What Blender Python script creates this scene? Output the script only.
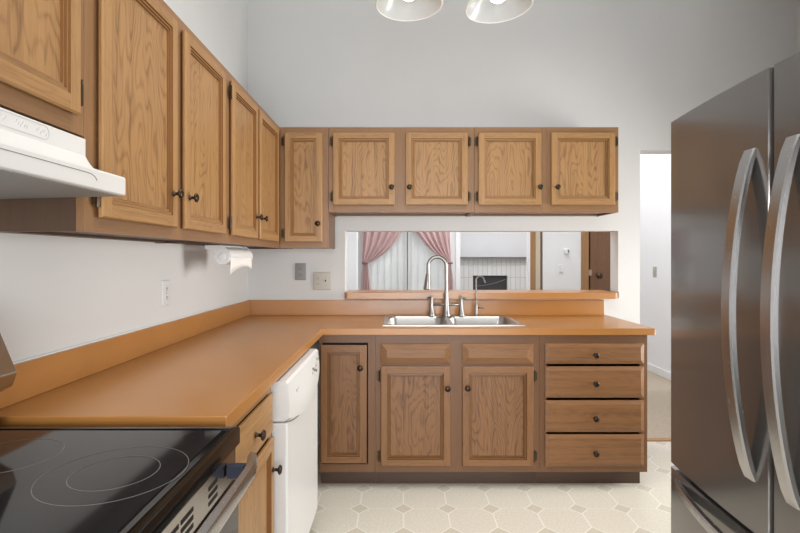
import bpy, bmesh, math, random
from mathutils import Vector, Matrix
R = math.radians
random.seed(4)
for o in list(bpy.data.objects): bpy.data.objects.remove(o)
S = bpy.context.scene
COL = S.collection
F = 494.0; HZ = 1.307

# ---------------------------------------------------------------- camera, world, lights, exposure
cam = bpy.data.cameras.new('camera'); camo = bpy.data.objects.new('camera', cam); COL.objects.link(camo)
cam.sensor_width = 36; cam.lens = F/800*36
camo.location = (0, 0, HZ); camo.rotation_euler = (R(90), 0, 0)
cam.shift_y = -(266.5-258.3)/800.0
cam.clip_start = .02
S.camera = camo
S.view_settings.view_transform = 'Standard'; S.view_settings.look = 'None'
S.view_settings.exposure = 0.0; S.view_settings.gamma = 1
S.view_settings.use_curve_mapping = False
w = bpy.data.worlds.new('world'); S.world = w; w.use_nodes = True
w.node_tree.nodes['Background'].inputs[0].default_value = (.86, .93, 1, 1)
w.node_tree.nodes['Background'].inputs[1].default_value = 2.2

def area(name, loc, rot, sx, sy, e, col=(1, 1, 1), spread=180):
    l = bpy.data.lights.new(name, 'AREA'); l.shape = 'RECTANGLE'; l.size = sx; l.size_y = sy
    l.energy = e; l.color = col; l.spread = R(spread)
    o = bpy.data.objects.new(name, l); COL.objects.link(o); o.location = loc; o.rotation_euler = rot
    return o
area('kitchen_overhead_fill', (.45, 1.3, 3.45), (0, 0, 0), 1.8, 2.2, 42, (1, .98, .95), 128)  # unseen area fill added overhead, stands for ceiling bounce
area('rear_fill', (.2, -1.9, 1.25), (R(84), 0, 0), 2.4, 1.5, 66, (.95, .97, 1), 130)  # fill added behind the camera, no window is built there
area('side_fill', (1.80, -.9, 1.45), (0, R(90), 0), 1.7, 1.8, 12, (.97, .98, 1))  # unseen fill added on the right to brighten the left wall
area('passage_light', (2.72, 2.5, 1.12), (0, R(90), 0), 1.1, .9, 36, (1, .98, .94), 120)
area('living_room_fill', (1.2, 5.2, 3.3), (0, 0, 0), 2.2, 2.2, 112, (.97, .98, 1))  # area fill added out of view to brighten the living room

# ---------------------------------------------------------------- helpers
def tag(o, label=None, cat=None, group=None, kind=None):
    if label: o['label'] = label
    if cat: o['category'] = cat
    if group: o['group'] = group
    if kind: o['kind'] = kind
    return o
def thing(name, label, cat, loc=(0, 0, 0), rz=0, group=None):
    o = bpy.data.objects.new(name, None); COL.objects.link(o); o.empty_display_size = .05
    o.location = loc; o.rotation_euler = (0, 0, rz)
    return tag(o, label, cat, group)
def obj(name, bm, mats, parent=None, smooth=False, label=None, loc=(0, 0, 0), bevel=0, auto=False):
    me = bpy.data.meshes.new(name)
    bmesh.ops.recalc_face_normals(bm, faces=bm.faces[:]) if not getattr(bm, 'norecalc', False) else None
    bm.to_mesh(me); bm.free()
    if not isinstance(mats, (list, tuple)): mats = [mats]
    for m in mats: me.materials.append(m)
    if smooth or auto:
        for p in me.polygons: p.use_smooth = True
    if auto: me.set_sharp_from_angle(angle=R(35))
    o = bpy.data.objects.new(name, me); COL.objects.link(o)
    o.location = loc
    if parent: o.parent = parent
    if label: o['label'] = label
    if bevel:
        b = o.modifiers.new('bevel', 'BEVEL'); b.width = bevel; b.segments = 2; b.limit_method = 'ANGLE'; b.angle_limit = R(40)
    return o
def BM(): return bmesh.new()
def box(bm, x0, x1, y0, y1, z0, z1, mi=0):
    v = [bm.verts.new(p) for p in [(x0,y0,z0),(x1,y0,z0),(x1,y1,z0),(x0,y1,z0),(x0,y0,z1),(x1,y0,z1),(x1,y1,z1),(x0,y1,z1)]]
    for q in [(0,3,2,1),(4,5,6,7),(0,1,5,4),(1,2,6,5),(2,3,7,6),(3,0,4,7)]:
        f = bm.faces.new([v[i] for i in q]); f.material_index = mi
    return v
def bx(*a, mi=0):
    bm = BM(); box(bm, *a, mi=mi); return bm
def cells(bm, us, vs, filled, lo, hi, mp, mi=0):
    """slab on a grid of cells; mp(u,v,t) gives the point"""
    cache = {}
    def V(i, j, t):
        k = (i, j, t)
        if k not in cache: cache[k] = bm.verts.new(mp(us[i], vs[j], hi if t else lo))
        return cache[k]
    nu, nv = len(us)-1, len(vs)-1
    F_ = lambda i, j: 0 <= i < nu and 0 <= j < nv and filled(i, j)
    for i in range(nu):
        for j in range(nv):
            if not F_(i, j): continue
            for t in (0, 1): bm.faces.new([V(i,j,t),V(i+1,j,t),V(i+1,j+1,t),V(i,j+1,t)])
            if not F_(i-1, j): bm.faces.new([V(i,j,0),V(i,j+1,0),V(i,j+1,1),V(i,j,1)])
            if not F_(i+1, j): bm.faces.new([V(i+1,j,0),V(i+1,j+1,0),V(i+1,j+1,1),V(i+1,j,1)])
            if not F_(i, j-1): bm.faces.new([V(i,j,0),V(i+1,j,0),V(i+1,j,1),V(i,j,1)])
            if not F_(i, j+1): bm.faces.new([V(i,j+1,0),V(i+1,j+1,0),V(i+1,j+1,1),V(i,j+1,1)])
def loops(bm, ls, cap0=True, cap1=True, mi=0, closed=True):
    rows = [[bm.verts.new(p) for p in l] for l in ls]
    n = len(rows[0])
    for a, b in zip(rows, rows[1:]):
        for i in range(n if closed else n-1):
            f = bm.faces.new([a[i], a[(i+1) % n], b[(i+1) % n], b[i]]); f.material_index = mi
    if cap0: bm.faces.new(rows[0]).material_index = mi
    if cap1: bm.faces.new(list(reversed(rows[-1]))).material_index = mi
    return rows
def lathe(bm, prof, c=(0, 0, 0), axis='z', n=24, cap=True, mi=0):
    ls = []
    for r, h in prof:
        l = []
        for k in range(n):
            a = 2*math.pi*k/n; u, v = r*math.cos(a), r*math.sin(a)
            p = {'z': (u, v, h), 'x': (h, u, v), 'y': (u, h, v), '-y': (u, -h, v)}[axis]
            l.append((p[0]+c[0], p[1]+c[1], p[2]+c[2]))
        ls.append(l)
    loops(bm, ls, cap, cap, mi)
def tube(bm, pts, rad, n=12, mi=0, cap=True, flat=1.0):
    pts = [Vector(p) for p in pts]
    if not isinstance(rad, (list, tuple)): rad = [rad]*len(pts)
    ls = []; up = None
    for i, p in enumerate(pts):
        t = (pts[min(i+1, len(pts)-1)]-pts[max(i-1, 0)]).normalized()
        if up is None:
            up = Vector((0, 0, 1)) if abs(t.z) < .9 else Vector((1, 0, 0))
        s = t.cross(up).normalized(); up = s.cross(t).normalized()
        ls.append([p+rad[i]*(math.cos(a)*s+math.sin(a)*up*flat) for a in [2*math.pi*k/n for k in range(n)]])
    loops(bm, ls, cap, cap, mi)
def prism(bm, poly, y0, y1, axis='y', mi=0):
    """poly of (a,b): axis y -> (a, y, b); axis x -> (x, a, b); axis z -> (a,b,z)"""
    f = {'y': lambda a, b, t: (a, t, b), 'x': lambda a, b, t: (t, a, b), 'z': lambda a, b, t: (a, b, t)}[axis]
    loops(bm, [[f(a, b, y0) for a, b in poly], [f(a, b, y1) for a, b in poly]], mi=mi)
def rrect(x0, x1, y0, y1, r, n=5):
    pts = []
    for cx, cy, a0 in ((x1-r, y1-r, 0), (x0+r, y1-r, 90), (x0+r, y0+r, 180), (x1-r, y0+r, 270)):
        for k in range(n+1):
            a = R(a0+90*k/n); pts.append((cx+r*math.cos(a), cy+r*math.sin(a)))
    return pts
def arc(c, r, a0, a1, n, plane='xz'):
    out = []
    for k in range(n+1):
        a = R(a0+(a1-a0)*k/n); u, v = r*math.cos(a), r*math.sin(a)
        out.append({'xz': (c[0]+u, c[1], c[2]+v), 'yz': (c[0], c[1]+u, c[2]+v), 'xy': (c[0]+u, c[1]+v, c[2])}[plane])
    return out

# ---------------------------------------------------------------- materials
def mat(name, col=(.8, .8, .8), rough=.5, metal=0, **kw):
    m = bpy.data.materials.new(name); m.use_nodes = True
    b = m.node_tree.nodes['Principled BSDF']
    b.inputs['Base Color'].default_value = (*col, 1); b.inputs['Roughness'].default_value = rough
    b.inputs['Metallic'].default_value = metal
    for k, v in kw.items(): b.inputs[k.replace('_', ' ')].default_value = v
    return m
def nd(m, t, **kw):
    n = m.node_tree.nodes.new(t)
    for k, v in kw.items(): setattr(n, k, v)
    return n
def lk(m, a, b): m.node_tree.links.new(a, b)
def bsdf(m): return m.node_tree.nodes['Principled BSDF']
def ramp(m, src, stops):
    r = nd(m, 'ShaderNodeValToRGB'); e = r.color_ramp.elements
    e[0].position = stops[0][0]; e[0].color = (*stops[0][1], 1)
    e[1].position = stops[-1][0]; e[1].color = (*stops[-1][1], 1)
    for p, c in stops[1:-1]:
        x = e.new(p); x.color = (*c, 1)
    lk(m, src, r.inputs[0]); return r.outputs[0]
def speckle(name, col, var=.06, scale=60, rough=.6, bump=.0, bscale=200, metal=0):
    m = mat(name, col, rough, metal); tc = nd(m, 'ShaderNodeTexCoord')
    n = nd(m, 'ShaderNodeTexNoise'); n.inputs['Scale'].default_value = scale; n.inputs['Detail'].default_value = 4
    lk(m, tc.outputs['Object'], n.inputs['Vector'])
    lo = tuple(max(0, c*(1-var)) for c in col); hi = tuple(min(1, c*(1+var)) for c in col)
    lk(m, ramp(m, n.outputs[0], [(.3, lo), (.7, hi)]), bsdf(m).inputs['Base Color'])
    if bump:
        n2 = nd(m, 'ShaderNodeTexNoise'); n2.inputs['Scale'].default_value = bscale
        lk(m, tc.outputs['Object'], n2.inputs['Vector'])
        b = nd(m, 'ShaderNodeBump'); b.inputs['Strength'].default_value = bump; b.inputs['Distance'].default_value = .002
        lk(m, n2.outputs[0], b.inputs['Height']); lk(m, b.outputs[0], bsdf(m).inputs['Normal'])
    return m
def oak(name, axis='z', light=(.56, .315, .135), dark=(.33, .165, .062), figure=1.0, rough=.42):
    m = mat(name, light, rough); tc = nd(m, 'ShaderNodeTexCoord'); oi = nd(m, 'ShaderNodeObjectInfo')
    add = nd(m, 'ShaderNodeVectorMath', operation='MULTIPLY_ADD')
    cx = nd(m, 'ShaderNodeCombineXYZ')
    for i in range(3): lk(m, oi.outputs['Random'], cx.inputs[i])
    lk(m, cx.outputs[0], add.inputs[0]); add.inputs[1].default_value = (7, 5, 11); lk(m, tc.outputs['Object'], add.inputs[2])
    def mp(sa, sl):
        g = nd(m, 'ShaderNodeMapping'); s = [sa]*3; s['xyz'.index(axis)] = sl
        g.inputs['Scale'].default_value = s; lk(m, add.outputs[0], g.inputs['Vector']); return g.outputs[0]
    # cathedral figure: contour lines of a stretched noise field
    a = nd(m, 'ShaderNodeTexNoise'); a.inputs['Scale'].default_value = 1.0; a.inputs['Detail'].default_value = 3; a.inputs['Roughness'].default_value = .38
    lk(m, mp(6.5, 1.5), a.inputs['Vector'])
    mu = nd(m, 'ShaderNodeMath', operation='MULTIPLY'); mu.inputs[1].default_value = 170; lk(m, a.outputs[0], mu.inputs[0])
    si = nd(m, 'ShaderNodeMath', operation='SINE'); lk(m, mu.outputs[0], si.inputs[0])
    # fine pores
    p = nd(m, 'ShaderNodeTexNoise'); p.inputs['Scale'].default_value = 1; p.inputs['Detail'].default_value = 3; p.inputs['Roughness'].default_value = .65
    lk(m, mp(330, 9), p.inputs['Vector'])
    q = nd(m, 'ShaderNodeTexNoise'); q.inputs['Scale'].default_value = 1; q.inputs['Detail'].default_value = 2
    lk(m, mp(45, 1.5), q.inputs['Vector'])
    h1 = nd(m, 'ShaderNodeMath', operation='MULTIPLY_ADD'); h1.inputs[1].default_value = .5; h1.inputs[2].default_value = .5; lk(m, si.outputs[0], h1.inputs[0])
    h2 = nd(m, 'ShaderNodeMath', operation='POWER'); h2.inputs[1].default_value = 3.2; lk(m, h1.outputs[0], h2.inputs[0])
    h3 = nd(m, 'ShaderNodeMath', operation='MULTIPLY'); lk(m, h2.outputs[0], h3.inputs[0]); lk(m, p.outputs[0], h3.inputs[1])
    s1 = nd(m, 'ShaderNodeMath', operation='MULTIPLY_ADD'); s1.inputs[1].default_value = -.30*figure; s1.inputs[2].default_value = .56
    lk(m, h3.outputs[0], s1.inputs[0])
    s2 = nd(m, 'ShaderNodeMath', operation='MULTIPLY_ADD'); s2.inputs[1].default_value = .75; lk(m, p.outputs[0], s2.inputs[0]); lk(m, s1.outputs[0], s2.inputs[2])
    s3 = nd(m, 'ShaderNodeMath', operation='MULTIPLY_ADD'); s3.inputs[1].default_value = .5; lk(m, q.outputs[0], s3.inputs[0]); lk(m, s2.outputs[0], s3.inputs[2])
    mid = tuple((l*.62+d*.38) for l, d in zip(light, dark))
    hi = tuple(l*1.1 for l in light)
    # value centre ~ 1.02
    s4 = nd(m, 'ShaderNodeMath', operation='SUBTRACT'); lk(m, s3.outputs[0], s4.inputs[0]); s4.inputs[1].default_value = .62
    lk(m, ramp(m, s4.outputs[0], [(.26, dark), (.42, mid), (.56, light), (.75, hi)]), bsdf(m).inputs['Base Color'])
    b = nd(m, 'ShaderNodeBump'); b.inputs['Strength'].default_value = .15; b.inputs['Distance'].default_value = .001
    lk(m, s3.outputs[0], b.inputs['Height']); lk(m, b.outputs[0], bsdf(m).inputs['Normal'])
    return m
LT = (.325, .176, .066); DK = (.155, .070, .024)
OAKV = oak('oak_vertical', 'z', LT, DK, .45); OAKH = oak('oak_horizontal', 'x', LT, DK, .45)
OAKP = oak('oak_panel', 'z', LT, DK, 1.25); OAKPH = oak('oak_panel_horizontal', 'x', LT, DK, 1.1)
FRV = oak('oak_frame_vertical', 'z', (.235, .122, .053), (.155, .073, .030), .3)
FRH = oak('oak_frame_horizontal', 'x', (.235, .122, .053), (.155, .073, .030), .3)
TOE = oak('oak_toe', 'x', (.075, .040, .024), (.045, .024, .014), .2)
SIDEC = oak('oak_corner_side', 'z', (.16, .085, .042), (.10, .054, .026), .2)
SIDE_SHADED = oak('oak_side_shaded', 'z', (.070, .036, .018), (.045, .023, .011), .2)  # side panels darkened: shade under the hood is put into the colour
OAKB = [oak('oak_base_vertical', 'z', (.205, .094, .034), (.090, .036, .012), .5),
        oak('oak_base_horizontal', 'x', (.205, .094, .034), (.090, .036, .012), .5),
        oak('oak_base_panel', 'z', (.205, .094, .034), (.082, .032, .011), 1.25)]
GROOVEU = mat('oak_dark_groove', (.18, .08, .028), .8, Specular_IOR_Level=.15); GROOVEB = mat('oak_base_dark_groove', (.11, .05, .018), .8, Specular_IOR_Level=.15)  # darker tone for the bead steps and back bevel of doors
OAKU = [OAKV, OAKH, OAKP, GROOVEU]; OAKB.append(GROOVEB)
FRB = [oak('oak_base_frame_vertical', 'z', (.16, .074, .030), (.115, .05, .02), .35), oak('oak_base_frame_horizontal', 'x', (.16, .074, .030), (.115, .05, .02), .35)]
DOORWOOD = oak('door_wood', 'z', (.20, .098, .052), (.12, .055, .028), .6)
CASING = oak('casing_wood', 'z', (.34, .18, .075), (.22, .11, .045), .3)

WALL = speckle('wall_paint', (.60, .60, .595), .015, 3, .75, .12, 260)
WHITEWALL = speckle('white_wall_paint', (.80, .80, .81), .01, 3, .7)
CEIL = speckle('ceiling_paint', (.75, .75, .74), .02, 4, .8)
WHITE = mat('white_enamel', (.62, .62, .61), .3)
WHITEP = mat('white_plastic', (.78, .78, .77), .4)
HOODW = mat('hood_white', (.64, .63, .61), .35)
BEIGE = mat('beige_plastic', (.45, .42, .36), .4)
GREYPL = speckle('grey_plate', (.23, .23, .225), .1, 300, .4)
BLACK = mat('black_plastic', (.012, .012, .012), .25)
BLACKR = mat('dark_recess', (.01, .008, .007), .8)
BRONZE = mat('dark_bronze', (.045, .030, .022), .32, .85)
BRASS = mat('aged_brass', (.075, .055, .035), .35, .9)
NICKEL = mat('brushed_nickel', (.31, .30, .29), .36, 1)
GLASSTOP = mat('ceramic_glass', (.012, .012, .013), .07)
GREYPRINT = mat('grey_print', (.14, .14, .145), .4)
DARKGLASS = mat('oven_glass', (.02, .02, .022), .05)
PINK = None
def brushed(name, col, rough, axis_scale):
    m = mat(name, col, rough, 1); tc = nd(m, 'ShaderNodeTexCoord'); g = nd(m, 'ShaderNodeMapping'); g.inputs['Scale'].default_value = axis_scale
    n = nd(m, 'ShaderNodeTexNoise'); n.inputs['Scale'].default_value = 1; n.inputs['Detail'].default_value = 3
    lk(m, tc.outputs['Object'], g.inputs['Vector']); lk(m, g.outputs[0], n.inputs['Vector'])
    mr = nd(m, 'ShaderNodeMapRange'); mr.inputs['To Min'].default_value = rough*.85; mr.inputs['To Max'].default_value = rough*1.2
    lk(m, n.outputs[0], mr.inputs[0]); lk(m, mr.outputs[0], bsdf(m).inputs['Roughness'])
    b = nd(m, 'ShaderNodeBump'); b.inputs['Strength'].default_value = .02; b.inputs['Distance'].default_value = .0005
    lk(m, n.outputs[0], b.inputs['Height']); lk(m, b.outputs[0], bsdf(m).inputs['Normal'])
    return m
STEEL = brushed('brushed_steel', (.42, .40, .38), .20, (8, 8, 500))
FRIDGE = mat('dark_stainless', (.21, .20, .193), .17, .7, Coat_Weight=.25, Coat_Roughness=.08)
FHANDLE = brushed('handle_steel', (.46, .455, .455), .25, (200, 200, 8))
SINKM = brushed('sink_steel', (.50, .495, .485), .32, (200, 8, 8))
FRSIDE = mat('fridge_side', (.10, .10, .10), .5)
# laminate
def laminate():
    m = speckle('laminate', (.37, .160, .038), .05, 5, .3, .03, 900)
    bsdf(m).inputs['Specular IOR Level'].default_value = .8
    return m
LAM = laminate()
# vinyl floor: octagons with small diamonds
def vinyl():
    m = mat('vinyl_floor', (.55, .52, .45), .38); T = .2286
    tc = nd(m, 'ShaderNodeNewGeometry'); sp = nd(m, 'ShaderNodeSeparateXYZ'); lk(m, tc.outputs['Position'], sp.inputs[0])
    def M(op, a, b=None, c=None):
        n = nd(m, 'ShaderNodeMath', operation=op)
        for i, v in enumerate((a, b, c)):
            if v is None: continue
            if isinstance(v, (int, float)): n.inputs[i].default_value = v
            else: lk(m, v, n.inputs[i])
        return n.outputs[0]
    def cell(o, off):   # distance to nearest lattice line, in metres
        a = M('DIVIDE', M('SUBTRACT', o, off), T); fr = M('FRACT', M('ADD', a, 100.5))
        return M('MULTIPLY', M('ABSOLUTE', M('SUBTRACT', fr, .5)), T)
    ax, ay = cell(sp.outputs[0], .018), cell(sp.outputs[1], 2.58)
    s = M('ADD', ax, ay); D = .051
    dia = M('LESS_THAN', s, D)
    edge = M('LESS_THAN', M('ABSOLUTE', M('SUBTRACT', s, D)), .0042)
    gx = M('LESS_THAN', ax, .003); gy = M('MULTIPLY', M('LESS_THAN', ay, .0018), .5)
    lines = M('MULTIPLY', M('MAXIMUM', gx, gy), M('SUBTRACT', 1, dia))
    line = M('MAXIMUM', lines, edge)
    n = nd(m, 'ShaderNodeTexNoise'); n.inputs['Scale'].default_value = 90; n.inputs['Detail'].default_value = 6; n.inputs['Roughness'].default_value = .7
    lk(m, tc.outputs['Position'], n.inputs['Vector'])
    base = ramp(m, n.outputs[0], [(.35, (.54, .505, .43)), (.65, (.66, .625, .545))])
    m1 = nd(m, 'ShaderNodeMix', data_type='RGBA'); lk(m, dia, m1.inputs[0]); lk(m, base, m1.inputs[6])
    dcol = ramp(m, n.outputs[0], [(.35, (.47, .43, .355)), (.65, (.575, .53, .445))]); lk(m, dcol, m1.inputs[7])
    m2 = nd(m, 'ShaderNodeMix', data_type='RGBA'); lk(m, M('MULTIPLY', line, .55), m2.inputs[0]); lk(m, m1.outputs[2], m2.inputs[6]); m2.inputs[7].default_value = (.84, .82, .77, 1)
    lk(m, m2.outputs[2], bsdf(m).inputs['Base Color'])
    return m
VINYL = vinyl()
CARPET = speckle('carpet', (.42, .35, .27), .35, 260, .95, .6, 400)
def brickm():
    m = mat('white_painted_brick', (.75, .75, .74), .6); tc = nd(m, 'ShaderNodeTexCoord')
    g = nd(m, 'ShaderNodeMapping'); g.inputs['Rotation'].default_value = (R(90), 0, 0); lk(m, tc.outputs['Object'], g.inputs['Vector'])
    b = nd(m, 'ShaderNodeTexBrick'); lk(m, g.outputs[0], b.inputs['Vector'])
    b.offset = 0; b.inputs['Scale'].default_value = 1; b.inputs['Brick Width'].default_value = .075; b.inputs['Row Height'].default_value = .2
    b.inputs['Mortar Size'].default_value = .006
    b.inputs['Color1'].default_value = (.74, .74, .73, 1); b.inputs['Color2'].default_value = (.68, .68, .67, 1); b.inputs['Mortar'].default_value = (.55, .55, .54, 1)
    lk(m, b.outputs[0], bsdf(m).inputs['Base Color'])
    bp = nd(m, 'ShaderNodeBump'); bp.inputs['Strength'].default_value = .5; bp.invert = True; bp.inputs['Distance'].default_value = .005
    lk(m, b.outputs[1], bp.inputs['Height']); lk(m, bp.outputs[0], bsdf(m).inputs['Normal'])
    return m
BRICK = brickm()
def fabric(name, c1, c2, spot=None, trans=.35):
    m = mat(name, c1, .85); tc = nd(m, 'ShaderNodeTexCoord')
    n = nd(m, 'ShaderNodeTexNoise'); n.inputs['Scale'].default_value = 5; lk(m, tc.outputs['Object'], n.inputs['Vector'])
    c = ramp(m, n.outputs[0], [(.35, c1), (.65, c2)])
    if spot:
        v = nd(m, 'ShaderNodeTexVoronoi'); v.inputs['Scale'].default_value = 4.5; lk(m, tc.outputs['Object'], v.inputs['Vector'])
        k = nd(m, 'ShaderNodeMath', operation='LESS_THAN'); k.inputs[1].default_value = .16; lk(m, v.outputs['Distance'], k.inputs[0])
        x = nd(m, 'ShaderNodeMix', data_type='RGBA'); lk(m, k.outputs[0], x.inputs[0]); lk(m, c, x.inputs[6]); x.inputs[7].default_value = (*spot, 1); c = x.outputs[2]
    lk(m, c, bsdf(m).inputs['Base Color'])
    t = nd(m, 'ShaderNodeBsdfTranslucent'); lk(m, c, t.inputs[0]); mx = nd(m, 'ShaderNodeMixShader'); mx.inputs[0].default_value = trans
    out = m.node_tree.nodes['Material Output']
    lk(m, bsdf(m).outputs[0], mx.inputs[1]); lk(m, t.outputs[0], mx.inputs[2]); lk(m, mx.outputs[0], out.inputs[0])
    return m
PINK = fabric('pink_curtain', (.78, .60, .59), (.83, .65, .64), (.86, .78, .60), .5)
BLIND = fabric('blind_fabric', (.84, .85, .84), (.88, .89, .88), None, .5)
GLASS = mat('window_glass', (1, 1, 1), .02, Transmission_Weight=1.0, IOR=1.45)
SHADEG = mat('frosted_glass', (.62, .62, .61), .25, Transmission_Weight=.35)
bsdf(SHADEG).inputs['Emission Color'].default_value = (1, 1, .98, 1); bsdf(SHADEG).inputs['Emission Strength'].default_value = .08
BULB = mat('lit_bulb', (1, 1, 1), .4); bsdf(BULB).inputs['Emission Color'].default_value = (1, .98, .95, 1); bsdf(BULB).inputs['Emission Strength'].default_value = 1.6
PAPER = speckle('paper_towel', (.78, .76, .74), .03, 80, .9, .3, 300)
CARD = mat('cardboard', (.32, .27, .24), .8)

# ---------------------------------------------------------------- setting
XL = -1.06; YB = 3.44; WT = .13; CH = 3.5
def struct(name, bm, m, parent=None, bevel=0):
    o = obj(name, bm, m, parent, bevel=bevel)
    if not parent: o['kind'] = 'structure'
    return o
struct('floor', bx(XL-.15, 2.76, -2.2, YB+.09, -.06, 0), VINYL)
struct('floor_living', bx(-1.6, 3.05, YB+.13, 8.2, -.06, -.002), CARPET)
struct('trim_1', bx(1.671, 2.45, YB+.085, YB+.135, -.03, .008), CASING, bevel=.003)   # threshold strip
struct('wall_left', bx(XL-.15, XL, -2.2, YB, 0, CH), WALL)
bm = BM()
xs = [XL-.15, -.386, 1.525, 1.671, 2.45, 2.90]; zs = [0, 1.03, 1.498, 2.06, CH]
cells(bm, xs, zs, lambda i, j: not ((i == 1 and j == 1) or (i == 3 and j <= 2)), YB, YB+WT, lambda u, v, t: (u, t, v))
struct('wall_back', bm, WALL)
struct('wall_right', bx(1.84, 1.96, -2.2, 2.0, 0, CH), WALL)
struct('wall_passage', bx(2.76, 2.90, 1.88, YB, 0, CH), WALL)
struct('wall_passage_near', bx(1.96, 2.76, 1.88, 2.0, 0, CH), WALL)
struct('wall_rear', bx(XL-.15, 1.96, -2.35, -2.2, 0, CH), WALL)
struct('ceiling', bx(-1.75, 3.2, -2.35, 8.35, CH, CH+.1), CEIL)
# living room shell
YW = 6.2
bm = BM()
cells(bm, [-1.6, -.62, .70, .755], [0, .03, 2.08, CH], lambda i, j: not (i == 1 and j == 1), YW, YW+.12, lambda u, v, t: (u, t, v))
struct('wall_window', bm, WHITEWALL)
struct('wall_living_side', bx(.64, .755, YW+.12, 8.0, 0, CH), WHITEWALL)
struct('wall_fireplace', bx(.64, 3.05, 8.0, 8.12, 0, CH), WHITEWALL)
struct('wall_living_left', bx(-1.75, -1.6, YB+WT, YW+.12, 0, CH), WHITEWALL)
struct('wall_dining_stub', bx(-1.6, -.453, 5.2, 5.32, 0, CH), WHITEWALL)
struct('wall_living_right', bx(2.90, 3.05, YB, 8.0, 0, CH), WHITEWALL)
struct('baseboard_living_right', bx(2.885, 2.90, 5.12, 8.0, 0, .085), WHITEP, bevel=.003)
# hall partition at y=5 seen through the pass-through (white wall, wooden casings, brown door)
def hx(px, Y=5.0): return (px-400)*Y/F
struct('wall_hall', bx(hx(543), hx(581), 5.0, 5.10, 0, CH), WHITEWALL)
struct('wall_hall_end', bx(hx(529), hx(530.2), 5.0, 5.10, 0, CH), WHITEWALL)
struct('trim_2', bx(hx(530.2), hx(535.6), 5.0, 5.1, 0, 2.1), CASING)
struct('trim_3', bx(hx(535.7), hx(540.8), 5.02, 5.1, 0, 2.1), mat('cream_paint', (.62, .56, .43), .5))
struct('trim_4', bx(hx(540.8), hx(543), 5.03, 5.1, 0, 2.1), DOORWOOD)
struct('trim_5', bx(hx(581), hx(588.4), 4.99, 5.1, 0, 2.1), CASING)
struct('door_gap_shade', bx(hx(588.4), hx(591), 5.06, 5.1, 0, 2.1), BLACKR)  # black strip painted in for the shaded gap beside the door
struct('wall_hall_header', bx(hx(530.2), hx(543), 5.0, 5.1, 2.1, CH), WHITEWALL)
struct('wall_hall_far', bx(hx(581), 2.25, 5.0, 5.1, 2.1, CH), WHITEWALL)
d = thing('door_1', None, None, (hx(591), 5.02, 0)); d['kind'] = 'structure'
obj('door_panel', bx(0, 2.25-hx(591), 0, .04, .01, 2.08), DOORWOOD, d)
bm = BM(); lathe(bm, [(.012, 0), (.012, .03), (.028, .04), (.03, .055), (.018, .068), (.003, .07)], (hx(598.5, 5.0)-hx(591), 0, 1.307-.177), '-y', 16)
obj('knob', bm, BRASS, d, smooth=True, label='dark round door knob')
obj('hinge', bx(-.02, .012, -.008, -.001, 1.307-.175, 1.307-.115), mat('pale_brass', (.45, .38, .25), .4, .3), d, label='pale brass hinge')
# patio window with frame
wn = thing('window_1', None, None, (-.62, YW, .03)); wn['kind'] = 'structure'
bm = BM()
for x in (.0, .56, .68, 1.27): box(bm, x, x+.05, .03, .09, 0, 2.05)
for z in (0, 2.0): box(bm, 0, 1.32, .03, .09, z, z+.05)
obj('window_frame', bm, WHITEP, wn)
obj('pane', bx(.05, 1.27, .055, .061, .05, 2.0), GLASS, wn)

struct('trim_7', bx(1.5205, 1.5245, YB-.001, YB+WT+.001, 1.0735, 1.4975), WHITEP)
struct('trim_8', bx(-.3855, -.3815, YB-.001, YB+WT+.001, 1.0735, 1.4975), WHITEP)
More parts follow.
